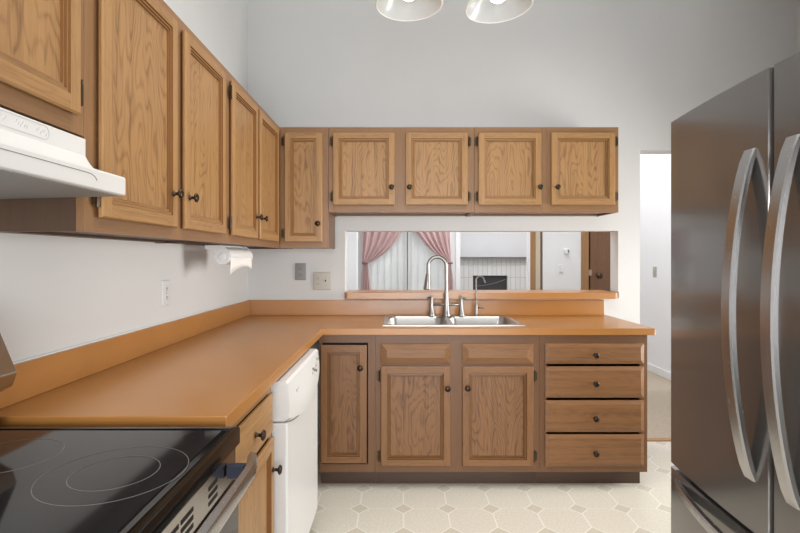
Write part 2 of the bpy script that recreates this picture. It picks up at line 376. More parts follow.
# ---------------------------------------------------------------- cabinets
def frame_door(w, h, st=.038, t=.019):
    """recessed-panel door, x 0..w, z 0..h, back at y=0, front at y=-t; mats 0 stile 1 rail 2 panel"""
    bm = BM()
    def q(pts, mi): bm.faces.new([bm.verts.new(p) for p in pts]).material_index = mi
    e = .004; f = -t
    # back and outer edges
    g = .007; q([(g,0,g),(w-g,0,g),(w-g,0,h-g),(g,0,h-g)], 0); RB = [(g,g),(w-g,g),(w-g,h-g),(g,h-g)]
    R0 = [(0,0),(w,0),(w,h),(0,h)]; R1 = [(e,e),(w-e,e),(w-e,h-e),(e,h-e)]
    for k in range(4):
        a, b = R0[k], R0[(k+1) % 4]; c, d_ = R1[(k+1) % 4], R1[k]
        mi = 1 if k in (0, 2) else 0
        q([(a[0],f*.42,a[1]),(b[0],f*.42,b[1]),(b[0],f+e,b[1]),(a[0],f+e,a[1])], mi)
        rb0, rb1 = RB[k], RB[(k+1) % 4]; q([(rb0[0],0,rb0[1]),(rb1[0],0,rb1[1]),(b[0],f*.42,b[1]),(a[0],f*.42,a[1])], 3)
        q([(a[0],f+e,a[1]),(b[0],f+e,b[1]),(c[0],f,c[1]),(d_[0],f,d_[1])], mi)
    # flat stiles and rails (butt joints)
    q([(e,f,e),(st,f,e),(st,f,h-e),(e,f,h-e)], 0); q([(w-st,f,e),(w-e,f,e),(w-e,f,h-e),(w-st,f,h-e)], 0)
    q([(st,f,e),(w-st,f,e),(w-st,f,st),(st,f,st)], 1); q([(st,f,h-st),(w-st,f,h-st),(w-st,f,h-e),(st,f,h-e)], 1)
    prof = [(st, f), (st+.002, f+.005), (st+.009, f+.003), (st+.011, f+.008), (st+.017, f+.006), (st+.019, f+.0115)]
    for pi, ((i0, y0), (i1, y1)) in enumerate(zip(prof, prof[1:])):
        A = [(i0,i0),(w-i0,i0),(w-i0,h-i0),(i0,h-i0)]; B = [(i1,i1),(w-i1,i1),(w-i1,h-i1),(i1,h-i1)]
        for k in range(4):
            a, b, c, d_ = A[k], A[(k+1) % 4], B[(k+1) % 4], B[k]
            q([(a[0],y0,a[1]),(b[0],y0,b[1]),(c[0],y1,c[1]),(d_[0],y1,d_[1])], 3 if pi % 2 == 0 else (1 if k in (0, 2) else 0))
    i, y = prof[-1]; q([(i,y,i),(w-i,y,i),(w-i,y,h-i),(i,y,h-i)], 2)
    bmesh.ops.remove_doubles(bm, verts=bm.verts[:], dist=1e-5)
    return bm
def slab_front(w, h, t=.019, bw=.03, dp=.5):
    bm = BM()
    def L(i, y): return [(i,y,i),(w-i,y,i),(w-i,y,h-i),(i,y,h-i)]
    loops(bm, [L(.006, 0), L(0, -t*.3), L(0, -t*(dp-.05)), L(.002, -t*dp), L(bw, -t), L(bw+.002, -t-.001)])
    return bm
def knob(parent, x, z, y=-.019):
    bm = BM(); lathe(bm, [(.009, 0), (.009, .003), (.0055, .005), (.005, .016), (.010, .019), (.0158, .022), (.0165, .026), (.012, .030), (.004, .0315)], (0, 0, 0), '-y', 20)
    return obj('knob', bm, BRONZE, parent, smooth=True, loc=(x, y, z))
def hinge(parent, x, z, side):
    """x local to door; side -1 left edge, +1 right edge"""
    bm = BM(); tube(bm, [(0, 0, -.026), (0, 0, .026)], .0045, 8)
    for k in (-.028, .028): tube(bm, [(0, 0, k-.002), (0, 0, k+.002)], .0055, 8)
    box(bm, min(0, side*.014), max(0, side*.014), .002, .0045, -.024, .024)
    return obj('hinge', bm, BRASS, parent, loc=(x+side*.007, -.011, z))
def door(cab, x0, x1, z0, z1, knobp=None, hinge_side=None, y=0, mats=OAKU, name='door', slab=False, bw=.03):
    w, h = x1-x0, z1-z0
    if slab:
        o = obj(name, slab_front(w, h, bw=bw, dp=.5 if name[0] == 'f' else .72), mats[1], cab, loc=(x0, y-.0005, z0))
    else:
        o = obj(name, frame_door(w, h), mats, cab, loc=(x0, y-.0005, z0))
    if knobp: knob(o, knobp[0]-x0, knobp[1]-z0)
    if hinge_side:
        for zz in (.055, h-.055): hinge(o, 0 if hinge_side < 0 else w, zz, hinge_side)
    return o
def face_frame(cab, w, z0, z1, openings, mats, t=.019):
    """openings list of x ranges; rails z list"""
    bm = BM(); xs = [0]; 
    for a, b in openings: xs += [a, b]
    xs.append(w)
    for i in range(0, len(xs), 2): box(bm, xs[i], xs[i+1], 0, t, z0, z1, mi=0)
    for a, b in openings:
        box(bm, a, b, 0, t, z1-.045, z1, mi=1); box(bm, a, b, 0, t, z0, z0+.045, mi=1)
    return obj('face_frame', bm, mats, cab)
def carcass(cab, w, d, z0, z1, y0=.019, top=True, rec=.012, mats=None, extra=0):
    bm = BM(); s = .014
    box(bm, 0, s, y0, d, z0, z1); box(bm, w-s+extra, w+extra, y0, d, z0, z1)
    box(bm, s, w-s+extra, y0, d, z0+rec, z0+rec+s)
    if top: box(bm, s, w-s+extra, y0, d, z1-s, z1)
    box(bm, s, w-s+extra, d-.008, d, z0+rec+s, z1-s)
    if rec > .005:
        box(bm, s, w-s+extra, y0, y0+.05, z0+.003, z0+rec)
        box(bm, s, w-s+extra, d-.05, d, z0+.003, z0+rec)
    return obj('carcass', bm, mats or SIDE_SHADED, cab)

XF = -.76; ZU0 = 1.372; ZU1 = 2.135; YU = 3.12
def left_upper(y0, y1, z0, name, label, ds, depth=.298, extra=0, grp='left wall cabinets'):
    c = thing(name, label, 'cabinet', (XF, y0, 0), R(90))
    w = y1-y0-.001
    op = []
    for dd in ds: op.append((dd[0]-y0+.01, dd[1]-y0-.01))
    face_frame(c, w, z0, ZU1, op, [FRV, FRH])
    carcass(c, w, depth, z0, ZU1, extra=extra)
    for dd in ds: door(c, dd[0]-y0, dd[1]-y0, dd[2], ZU1-.037, (dd[3]-y0, dd[4]), dd[5])
    return c
left_upper(.43, 1.188, 1.60, 'wall_cabinet', 'short oak wall cabinet above the white range hood', [(.475, .80, 1.642, .77, 1.70, -1), (.815, 1.150, 1.640, .845, 1.70, 1)])
left_upper(1.188, 2.145, ZU0, 'wall_cabinet', 'tall oak two-door wall cabinet just right of the range hood', [(1.232, 1.650, 1.409, 1.615, 1.518, -1), (1.708, 2.105, 1.409, 1.738, 1.52, 1)])
left_upper(2.145, YU-.001, ZU0, 'wall_cabinet', 'oak two-door wall cabinet above the paper towel roll, next to the corner', [(2.195, 2.585, 1.409, 2.555, 1.52, -1), (2.625, 3.03, 1.409, 2.655, 1.52, 1)], extra=.316)
def back_upper(x0, x1, z0, label, ds):
    c = thing('wall_cabinet', label, 'cabinet', (x0, YU, 0)); w = x1-x0-.001
    face_frame(c, w, z0, ZU1, [(a-x0+.01, b-x0-.01) for a, b, *_ in ds], [FRV, FRH])
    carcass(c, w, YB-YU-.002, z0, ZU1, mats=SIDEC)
    for a, b, zb, kx, kz, hs in ds: door(c, a-x0, b-x0, zb, ZU1-.037, (kx-x0, kz), hs)
    return c
k = 3.10/F
back_upper(XF+.001, -.451, ZU0, 'narrow single-door oak wall cabinet in the corner, lower than its neighbours', [(-.726, -.488, 1.409, -.513, 1.525, -1)])
back_upper(-.450, .469, 1.597, 'short two-door oak wall cabinet hung over the left half of the pass-through', [(-67.2*k, -5.3*k, 1.6415, -8.4*k, 1.752, -1), (5.5*k, 68*k, 1.6415, 9.4*k, 1.752, 1)])
back_upper(.470, 1.380, 1.597, 'short two-door oak wall cabinet over the right half of the pass-through', [(78.5*k, 141.6*k, 1.6415, 139.6*k, 1.752, -1), (151.5*k, 215.6*k, 1.6415, 157*k, 1.752, 1)])

# base cabinets
YBF = 2.795; kb = 2.776/F
def zb_(y): return HZ-(y-258.3)*kb
def base(x0, x1, label, depth=.63, rz=0, loc=None, xop=None, name='base_cabinet', toe=True, toex=0):
    c = thing(name, label, 'cabinet', loc or (x0, YBF, 0), rz); w = x1-x0-.001
    bm = BM(); box(bm, 0, .014, .019, depth, .098, .873); box(bm, w-.014, w, .019, depth, .098, .873)
    box(bm, .014, w-.014, .019, depth, .098, .112); box(bm, .014, w-.014, depth-.008, depth, .112, .873)
    obj('carcass', bm, SIDE_SHADED, c)
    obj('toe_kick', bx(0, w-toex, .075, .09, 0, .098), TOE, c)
    return c, w
# corner cabinet
c, w = base(-.455, -.14, 'narrow oak base cabinet with one door in the corner beside the dishwasher')
bm = BM(); box(bm, 0, .012, 0, .019, .098, .873, 0); box(bm, .275, w, 0, .019, .098, .873, 0)
box(bm, .012, .275, 0, .019, .83, .873, 1); box(bm, .012, .275, 0, .019, .098, .143, 1)
obj('face_frame', bm, FRB, c)
obj('gap_shade_sheet', bx(.012, .275, .017, .0185, .143, .83), BLACKR, c)  # black sheet set in the opening to paint the shade around the door
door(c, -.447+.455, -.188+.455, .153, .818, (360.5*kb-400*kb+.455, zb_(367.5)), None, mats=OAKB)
# sink cabinet
c, w = base(-.14, .79, 'wide oak sink base cabinet with two doors under two false drawer fronts')
bm = BM()
for a, b in ((0, .041), (.415, .501), (.882, w)): box(bm, a, b, 0, .019, .098, .873, 0)
for a, b in ((.041, .415), (.501, .882)):
    for z0, z1 in ((.82, .873), (.69, .725), (.098, .143)): box(bm, a, b, 0, .019, z0, z1, 1)
obj('face_frame', bm, FRB, c)
for a, b in ((-.109, .2845), (.351, .7515)):
    door(c, a+.14, b+.14, .713, .8254, None, None, mats=OAKB, name='false_drawer_front', slab=True, bw=.032)
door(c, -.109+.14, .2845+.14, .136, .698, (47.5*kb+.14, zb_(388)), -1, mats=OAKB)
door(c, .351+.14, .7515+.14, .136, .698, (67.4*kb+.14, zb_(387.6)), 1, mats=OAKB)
# drawer cabinet
c, w = base(.79, 1.40, 'oak base cabinet with a stack of four drawers at the right end of the counter', toex=.006)
bm = BM(); box(bm, 0, .04, 0, .019, .098, .873, 0); box(bm, .565, w, 0, .019, .098, .873, 0)
for z0, z1 in ((.82, .873), (.098, .14)): box(bm, .04, .565, 0, .019, z0, z1, 1)
obj('face_frame', bm, FRB, c)
for z0, z1, ky in ((.713, .8275, 354.8), (.522, .698, 383.2), (.329, .507, 418), (.136, .315, 452.8)):
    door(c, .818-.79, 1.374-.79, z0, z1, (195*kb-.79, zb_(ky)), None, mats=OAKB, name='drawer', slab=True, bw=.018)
# cabinet between range and dishwasher (left run)
YS0, YS1 = 1.231, 1.742; XB = -.455
c, w = base(0, YS1-YS0, 'small oak base cabinet with drawer and door between the range and dishwasher', .60, R(90), (XB, YS0, 0))
bm = BM()
box(bm, 0, .04, 0, .019, .098, .873, 0); box(bm, w-.04, w, 0, .019, .098, .873, 0)
for z0, z1 in ((.84, .873), (.685, .705), (.098, .14)): box(bm, .04, w-.04, 0, .019, z0, z1, 1)
obj('face_frame', bm, [OAKV, OAKH], c)
door(c, .028, w-.028, .708, .842, (w/2, .775), None, name='drawer', slab=True, bw=.03)
door(c, .028, w-.028, .136, .690, (w-.05, .583), None)

# ---------------------------------------------------------------- countertop
XC = -.432; YC = 2.77; XR = 1.432; ZT = .914
ct = thing('countertop', 'orange-brown laminate L-shaped countertop running from the range round to the drawers', 'countertop', (XL+.002, 1.228, .876))
ox, oy, oz = XL+.002, 1.228, .876
SX0, SX1, SY0, SY1 = -.095, .715, 2.865, 3.365
bm = BM()
cells(bm, [XL+.002, XC, SX0, SX1, XR], [1.228, YC, SY0, SY1, YB-.002], lambda i, j: not ((i == 2 and j == 2) or (i > 0 and j == 0)), 0, 0.038, lambda u, v, t: (u-ox, v-oy, t))
obj('worktop', bm, LAM, ct, bevel=.0025)
bm = BM(); box(bm, 0, .019, 0, YB-.002-oy, .0382, .142)
obj('backsplash', bm, LAM, ct, bevel=.002)
bm = BM(); box(bm, .0195, 1.414-ox, YB-.021-oy, YB-.002-oy, .0382, .142)
obj('backsplash', bm, LAM, ct, bevel=.002)
obj('caulk', bx(0, .006, 0, YB-.004-oy, .1422, .146), WHITEP, ct)
# pass-through ledge
bm = BM()
prism(bm, rrect(-.3775, 1.4875, 3.36, 3.66, .02, 4), 1.0305, 1.073, 'z')
for v in bm.verts: pass
o = obj('bar_ledge', bm, LAM, bevel=.002); tag(o, 'long laminate bar ledge set in the sill of the pass-through opening', 'ledge')

# ---------------------------------------------------------------- sink and faucets
sk = thing('kitchen_sink', 'stainless steel double-bowl drop-in sink in the countertop below the pass-through', 'sink', ((SX0+SX1)/2, (SY0+SY1)/2, .915))
def halfsink(x0, x1, bx0, bx1, fl, fr):
    bm = BM(); cx, cy = (SX0+SX1)/2, (SY0+SY1)/2
    Z = .915
    def L(r, x0, x1, y0, y1, z): return [(p[0]-cx, p[1]-cy, z-Z) for p in rrect(x0, x1, y0, y1, r, 5)]
    Y0, Y1 = 2.85, 3.385
    ls = [L(.0004, x0, x1, Y0, Y1, Z), L(.0004, x0+(.004 if fl else 0), x1-(.004 if fr else 0), Y0+.004, Y1-.004, Z+.005),
          L(.045, bx0, bx1, 2.895, 3.30, Z+.004), L(.05, bx0+.006, bx1-.006, 2.901, 3.294, Z-.004),
          L(.06, bx0+.02, bx1-.02, 2.915, 3.28, Z-.15), L(.07, bx0+.05, bx1-.05, 2.945, 3.25, Z-.17), L(.03, (bx0+bx1)/2-.035, (bx0+bx1)/2+.035, 3.06, 3.13, Z-.173)]
    loops(bm, ls, False, True)
    return bm
o = obj('basin', halfsink(-.104, .3, -.075, .285, 1, 0), SINKM, sk, auto=True)
o = obj('basin', halfsink(.3, .727, .318, .70, 0, 1), SINKM, sk, auto=True)
for x in ((-.075+.285)/2, (.318+.70)/2):
    bm = BM(); lathe(bm, [(.036, 0), (.04, .004), (.03, .003), (.002, .001)], (x-(SX0+SX1)/2, 3.095-(SY0+SY1)/2, -.172), 'z', 20); obj('drain', bm, NICKEL, sk, smooth=True)

FY = 3.325; fz = .9205
FY = 3.315
fc = thing('bridge_faucet', 'tall brushed nickel gooseneck bridge faucet with two lever handles behind the sink', 'faucet', (.311, FY, fz))
bm = BM()
lathe(bm, [(.030, 0), (.030, .006), (.024, .02), (.0195, .06), (.017, .11), (.0155, .16)], n=20)
H = .335
pts = [(0, 0, .15), (0, 0, .25), (0, 0, H)] + arc((-.061, 0, H), .061, 0, 180, 14)[1:] + [(-.122, 0, .30), (-.122, 0, .27)]
tube(bm, pts, .0125, 14)
obj('spout', bm, NICKEL, fc, auto=True)
bm = BM(); tube(bm, [(-.122, 0, .285), (-.124, -.001, .262), (-.127, -.002, .22), (-.129, -.003, .18), (-.129, -.003, .176)], [.014, .0175, .022, .0265, .022], 16)
obj('spray_head', bm, NICKEL, fc, auto=True)
bm = BM(); tube(bm, [(-.10, 0, .075), (.10, 0, .075)], .0065, 10); obj('bridge', bm, NICKEL, fc, smooth=True)
for s in (-1, 1):
    bm = BM(); lathe(bm, [(.026, 0), (.026, .005), (.020, .02), (.0135, .055), (.0105, .09), (.010, .115), (.011, .128), (.007, .132)], (s*.10, 0, 0), 'z', 18)
    h = obj('handle_post', bm, NICKEL, fc, auto=True)
    bm = BM(); tube(bm, [(s*.10, 0, .118), (s*.13, -.01, .117), (s*.165, -.03, .114)] if s > 0 else [(s*.10, 0, .118), (s*.115, .03, .118), (s*.125, .045, .117)], [.006, .0055, .0045], 10)
    obj('lever', bm, NICKEL, h, smooth=True)
ff = thing('filter_tap', 'slim brushed nickel filtered-water tap right of the bridge faucet', 'faucet', (.511, FY, fz))
bm = BM()
lathe(bm, [(.018, 0), (.018, .004), (.011, .012), (.010, .075), (.006, .08)], n=16)
tube(bm, [(0, 0, .07), (0, 0, .24)] + arc((.026, 0, .24), .026, 180, 25, 12)[1:] + [(.056, -.002, .235), (.060, -.003, .222)], .0052, 10)
obj('spout', bm, NICKEL, ff, auto=True)
bm = BM(); tube(bm, [(0, 0, .055), (.045, 0, .055), (.05, 0, .055)], [.0055, .0055, .008], 10); obj('lever', bm, NICKEL, ff, smooth=True)

# ---------------------------------------------------------------- dishwasher
DW0, DW1 = 1.752, 2.40
dw = thing('dishwasher', 'white built-in dishwasher under the left counter run', 'dishwasher', (-.46, DW0, 0), R(90))
W_ = DW1-DW0
obj('tub', bx(.004, W_-.004, .0, .585, .09, .868), WHITEP, dw, label='white dishwasher casing')
obj('toe_panel', bx(.01, W_-.01, .05, .065, .0, .088), BLACK, dw)
bm = BM(); box(bm, 0, W_, -.060, -.001, .092, .722); obj('door', bm, WHITE, dw, bevel=.006)
bm = BM()
# control fascia with a smile-shaped lower edge and outward bulge
N = 20; ls = []
for i in range(N+1):
    u = i/N; x = u*W_; s = 1-(2*u-1)**2
    zb = .728-.045*s; bulge = .003+.022*s
    ls.append([(x, -.001, .868), (x, -.052, .868), (x, -.062, .860), (x, -.066-bulge*.5, .80), (x, -.066-bulge, .76), (x, -.064-bulge*.8, zb+.012), (x, -.050, zb), (x, -.001, zb)])
loops(bm, ls); dwc = obj('control_panel', bm, WHITE, dw, auto=True)
bm = BM(); box(bm, .10, .19, -.0725, -.069, .785, .815); box(bm, .11, .18, -.0735, -.072, .795, .805)
obj('badge', bm, mat('badge_grey', (.42, .42, .42), .4), dwc)
for i, (a, z) in enumerate([(.40, .80), (.43, .812), (.43, .785), (.46, .80), (.50, .812), (.50, .79), (.55, .83), (.565, .83)]):
    obj('button', bx(a, a+.018 if i < 6 else a+.008, -.0795, -.066, z, z+.009), GREYPRINT if i % 2 else BEIGE, dwc)
bm = BM(); tube(bm, [(u_/20*(W_-.004)+.002, -.0605, .7265-.045*(1-(2*u_/20-1)**2)) for u_ in range(21)], .0025, 6)
obj('panel_gap', bm, mat('gap_grey', (.16, .16, .16), .8), dwc)

# ---------------------------------------------------------------- range
ST1 = 1.183; ST0 = ST1-.76; SXF = -.382
rg = thing('electric_range', 'stainless steel range with black ceramic glass cooktop, at the front left', 'range', (XL+.005, ST0, -.009))
def rb(x0, x1, y0, y1, z0, z1): return bx(x0-XL-.005, x1-XL-.005, y0-ST0, y1-ST0, z0, z1)
obj('body', rb(XL+.006, -.43, ST0, ST1, .02, .872), FRSIDE, rg)
bm = BM()
cx0, cx1 = 0.0, SXF-XL-.005
L_ = lambda i, z, r=.005: [(p[0], p[1], z) for p in rrect(cx0+i, cx1-i, i, .76-i, max(r-i*.3, .002), 4)]
BEZ = mat('black_bezel', (.005, .005, .005), .1); bsdf(BEZ).inputs['Specular IOR Level'].default_value = .3
loops(bm, [L_(.004, .873), L_(0, .876), L_(0, .9105), L_(.0015, .9135), L_(.005, .9145), L_(.018, .9145), L_(.022, .911)])
obj('cooktop_frame', bm, BEZ, rg, auto=True)
ck = obj('cooktop_glass', rb(XL+.035, SXF-.036, ST0+.022, ST1-.022, .909, .9122), GLASSTOP, rg)
def ring(cx, cy, r, wd=.0014):
    bm = BM(); n = 72; z0, z1 = .9122, .9126
    o_ = [(cx+r*math.cos(2*math.pi*k/n)-XL-.005, cy+r*math.sin(2*math.pi*k/n)-ST0) for k in range(n)]
    i_ = [(cx+(r-wd)*math.cos(2*math.pi*k/n)-XL-.005, cy+(r-wd)*math.sin(2*math.pi*k/n)-ST0) for k in range(n)]
    A = [bm.verts.new((*p, z1)) for p in o_]; B = [bm.verts.new((*p, z1)) for p in i_]; C_ = [bm.verts.new((*p, z0)) for p in o_]
    for k in range(n):
        j = (k+1) % n; bm.faces.new([A[k], A[j], B[j], B[k]]); bm.faces.new([C_[k], C_[j], A[j], A[k]])
    return bm
for cx, cy, r in ((-.537, .932, .128), (-.537, .932, .077), (-.80, 1.01, .095), (-.815, .62, .08), (-.53, .60, .10)):
    obj('burner_ring', ring(cx, cy, r), GREYPRINT, ck)
# backguard
bm = BM(); X0 = 0
bg = [(0, .915), (-.965-XL, .915), (-.965-XL, .993), (-.930-XL, 1.012), (-.919-XL, 1.044), (-.985-XL, 1.20), (0, 1.21)]
prism(bm, [(a, b) for a, b in bg], .0, .758, 'y'); o = obj('backguard', bm, STEEL, rg, bevel=.003)
for yy in (.60, .70):
    bm = BM(); lathe(bm, [(.019, 0), (.019, .018), (.014, .022)], (0, 0, 0), 'x', 18)
    kk = obj('control_knob', bm, BLACK, rg, auto=True, loc=(-.965-XL+.005, yy-.30, 1.11)); kk.rotation_euler = (0, R(-25), 0)
obj('rear_riser', rb(-.964, -.960, ST0+.004, ST1-.004, .914, .985), BLACK, rg)
# vent strip, oven door, handle, drawer
vs = obj('vent_strip', rb(-.43, -.392, ST0+.004, ST1-.006, .795, .872), STEEL, rg)
for y0 in [1.012-.128*i for i in range(5)]:
    for j in range(3 if 1 else 3):
        z = .842-j*.0155
        for yy, ln in (((y0, .048),) if y0 > .95 else ((y0, .052), (y0-.062, .052))):
            bm = BM(); box(bm, -.3925-XL-.005, -.3912-XL-.005, yy-ST0, yy+ln-ST0, z-.004, z+.004); obj('vent_slot', bm, BLACKR, vs)
od = obj('oven_door', rb(-.43, -.388, ST0+.004, ST1-.004, .20, .792), STEEL, rg)
obj('window', rb(-.3878, -.385, ST0+.01, ST1-.006, .22, .745), DARKGLASS, od)
bm = BM()
hy0, hy1 = ST0+.02, ST1-.03; hx0 = -.352-XL-.005; 
ls = []
for i in range(25):
    u = i/24; y = hy0+(hy1-hy0)*u-ST0; s = min(1, min(u, 1-u)*14); b = .012*s+.004*(1-(2*u-1)**2)
    ls.append([(hx0+b, y, .826), (hx0+b+.016, y, .830), (hx0+b+.020, y, .842), (hx0+b+.016, y, .862), (hx0+b+.004, y, .865), (hx0+b-.004, y, .855)])
loops(bm, ls); hd = obj('handle', bm, FHANDLE, od, auto=True)
for yy in (hy0+.02, hy1-.045): obj('handle_bracket', rb(-.389, -.352, yy, yy+.022, .822, .848), mat('bracket_blue', (.018, .024, .048), .5), hd, label='blue-grey protective film on handle end')
obj('storage_drawer', rb(-.43, -.389, ST0+.004, ST1-.004, .03, .192), STEEL, rg)

# ---------------------------------------------------------------- range hood
hd0, hd1 = .43, 1.187
hood = thing('range_hood', 'white enamel under-cabinet range hood above the stove', 'range hood', (XL+.002, hd0, 1.45))
def hp(p): return [(a-XL-.002, b-1.45) for a, b in p]
prof = [(XL+.002, 1.593), (-.755, 1.593), (-.755, 1.552)]
for k in range(1, 6):
    t = k/6; prof.append((-.755+.035*t, 1.552-.036*(1-(1-t)**2)))
prof += [(-.715, 1.5145), (-.662, 1.501), (-.659, 1.497), (-.659, 1.459), (-.662, 1.4565), (XL+.002, 1.447)]
bm = BM(); prism(bm, hp(prof), 0, hd1-hd0, 'y'); hs = obj('shell', bm, HOODW, hood, bevel=.0015)
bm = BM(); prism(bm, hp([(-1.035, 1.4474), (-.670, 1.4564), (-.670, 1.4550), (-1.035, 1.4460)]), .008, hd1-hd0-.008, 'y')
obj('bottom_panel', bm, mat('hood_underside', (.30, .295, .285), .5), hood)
bm = BM()
def xz_on(y, z): return y, z
# raised outline strip on the sloping front
def strip(bm, pts, r=.0007):
    tube(bm, pts, r, 6)
P = [(-.6588-XL-.002, yy-hd0, .0385) for yy in (.45, .8, 1.04)]
P += [(-.6588-XL-.002, 1.055-hd0, .0375), (-.6588-XL-.002, 1.068-hd0, .033), (-.6588-XL-.002, 1.074-hd0, .026)]
strip(bm, P); obj('crease_line', bm, GREYPRINT, hs)
bm = BM()
pl = rrect(.66-hd0, 1.062-hd0, 1.560-1.45, 1.588-1.45, .013, 5)
strip(bm, [(-.7545-XL-.002, a, b) for a, b in pl+pl[:1]], .0005)
for i in range(3):
    for j in range(6):
        yy = 1.025-.055*i-hd0+j*.0055; z = .125+.004*math.sin(j*2.2+i)
        strip(bm, [(-.7545-XL-.002, yy, z-.004), (-.7545-XL-.002, yy+.003, z+.003)], .0004)
obj('control_marking', bm, mat('pale_print', (.5, .5, .5), .4), hs)

# ---------------------------------------------------------------- refrigerator
FX = .935; FY0, FY1, FS = .72, 1.71, 1.205
fr = thing('refrigerator', 'dark stainless french-door refrigerator with long curved handles, on the right', 'refrigerator', (1.38, (FY0+FY1)/2, 0))
fo = Vector((1.38, (FY0+FY1)/2, 0))
def fx(y): u = (y-FS)/.5; return FX-.030*(1-min(1, u*u))
def fdoor(y0, y1, z0, z1, n=14):
    bm = BM(); e = .006; poly = [(1.02, y0), (fx(y0)+.012, y0)]
    for i in range(n+1):
        y = y0+e+(y1-y0-2*e)*i/n; poly.append((fx(y), y))
    poly += [(fx(y1)+.012, y1), (1.02, y1)]
    prism(bm, [(a-fo.x, b-fo.y) for a, b in poly], z0, z1, 'z'); return bm
obj('body', bx(1.03-fo.x, 1.79-fo.x, FY0+.003-fo.y, FY1-.003-fo.y, .02, 1.755), FRSIDE, fr)
obj('gasket', bx(1.0-fo.x, 1.029-fo.x, FY0+.02-fo.y, FY1-.02-fo.y, .06, 1.75), BLACKR, fr)
def fhandle(parent, yc):
    bm = BM(); ls = []; n = 28; z0, z1 = .738, 1.588
    for i in range(n+1):
        u = i/n; z = z0+(z1-z0)*u; b = math.sin(math.pi*u)**.72*.061+.005
        X = fx(yc)-b; hw = .020; th = .014
        ls.append([(X+th-fo.x, yc-hw-fo.y, z), (X+.003-fo.x, yc-hw-fo.y, z), (X-.001-fo.x, yc-hw+.004-fo.y, z), (X-.001-fo.x, yc+hw-.004-fo.y, z), (X+.003-fo.x, yc+hw-fo.y, z), (X+th-fo.x, yc+hw-fo.y, z)])
    loops(bm, ls); return obj('handle', bm, FHANDLE, parent, auto=True, label='bowed stainless handle')
d1 = obj('door', fdoor(FS+.004, FY1, .605, 1.775), FRIDGE, fr, auto=True); fhandle(d1, FS+.07)
d2 = obj('door', fdoor(FY0, FS-.004, .605, 1.775), FRIDGE, fr, auto=True); fhandle(d2, FS-.07)
for d_ in (d1, d2):
    pass
d3 = obj('freezer_drawer', fdoor(FY0, FY1, .055, .590), FRIDGE, fr, auto=True)
bm = BM(); ls = []
for i in range(37):
    u = i/36; y = FY0+.045+(FY1-FY0-.09)*u; b = math.sin(math.pi*u)**.7*.05+.004; X = fx(y)-b; zc = .552; hh = .015
    ls.append([(X+.016-fo.x, y-fo.y, zc-hh), (X+.003-fo.x, y-fo.y, zc-hh), (X-.001-fo.x, y-fo.y, zc-hh+.005), (X-.001-fo.x, y-fo.y, zc+hh-.005), (X+.003-fo.x, y-fo.y, zc+hh), (X+.016-fo.x, y-fo.y, zc+hh)])
loops(bm, ls); obj('handle', bm, FHANDLE, d3, auto=True, label='bowed horizontal stainless handle')
for yy in (FY0+.05, FY1-.09): obj('foot', bx(1.05-fo.x, 1.09-fo.x, yy-fo.y, yy+.04-fo.y, 0, .02), BLACK, fr)

# ---------------------------------------------------------------- paper towel
pt = thing('paper_towel_holder', 'white plastic paper towel holder mounted under the left wall cabinet', 'paper towel holder', (-.87, 2.42, ZU0-.001), math.atan2(.278, .026))
# local x runs along the roll
for x in (0, .285):
    side = [(.088, 0), (.0, 0), (-.018, -.016)]
    side += [(.038*math.cos(a), -.055+.038*math.sin(a)) for a in [R(140+10*k) for k in range(0, 26)]]
    side += [(.042, -.028), (.062, -.022), (.088, -.018)]
    f = lambda a, b: (a, b)
    bm = BM(); prism(bm, side, x-.0035, x+.0035, 'x'); obj('end_bracket', bm, WHITEP, pt)
obj('mounting_bar', bx(.0, .285, .02, .09, -.006, 0), WHITEP, pt)
bm = BM(); lathe(bm, [(.016, -.006), (.020, -.0045), (.020, 0)], (0, 0, -.055), 'x', 20); obj('hub', bm, WHITEP, pt, smooth=True)
roll = thing('paper_towel_roll', 'roll of white paper towel with a torn sheet hanging below the holder', 'paper towel', (-.87, 2.42, ZU0-.056), math.atan2(.278, .026))
bm = BM(); lathe(bm, [(.020, .006), (.040, .006), (.041, .01), (.041, .275), (.040, .279), (.020, .279)], (0, 0, 0), 'x', 30)
obj('roll', bm, PAPER, roll, auto=True)
bm = BM(); ls = []
for i in range(13):
    u = i/12; x = .008+.27*u
    drop = .045+.03*(1-u)**2 - .012*math.sin(u*math.pi)
    if u > .85: drop = .05
    ls.append([(x, -.0415*math.cos(a_), -.0415*math.sin(a_)) for a_ in [R(t) for t in (0, 20)]] + [(x, -.038, -.014-drop*.5), (x, -.036, -.014-drop)])
loops(bm, ls, False, False, closed=False); sh = obj('hanging_sheet', bm, PAPER, roll, smooth=True)
sm = sh.modifiers.new('s', 'SOLIDIFY'); sm.thickness = .0008
bm = BM(); lathe(bm, [(.0195, .004), (.0195, .281)], (0, 0, 0), 'x', 20); obj('core', bm, CARD, roll, smooth=True)

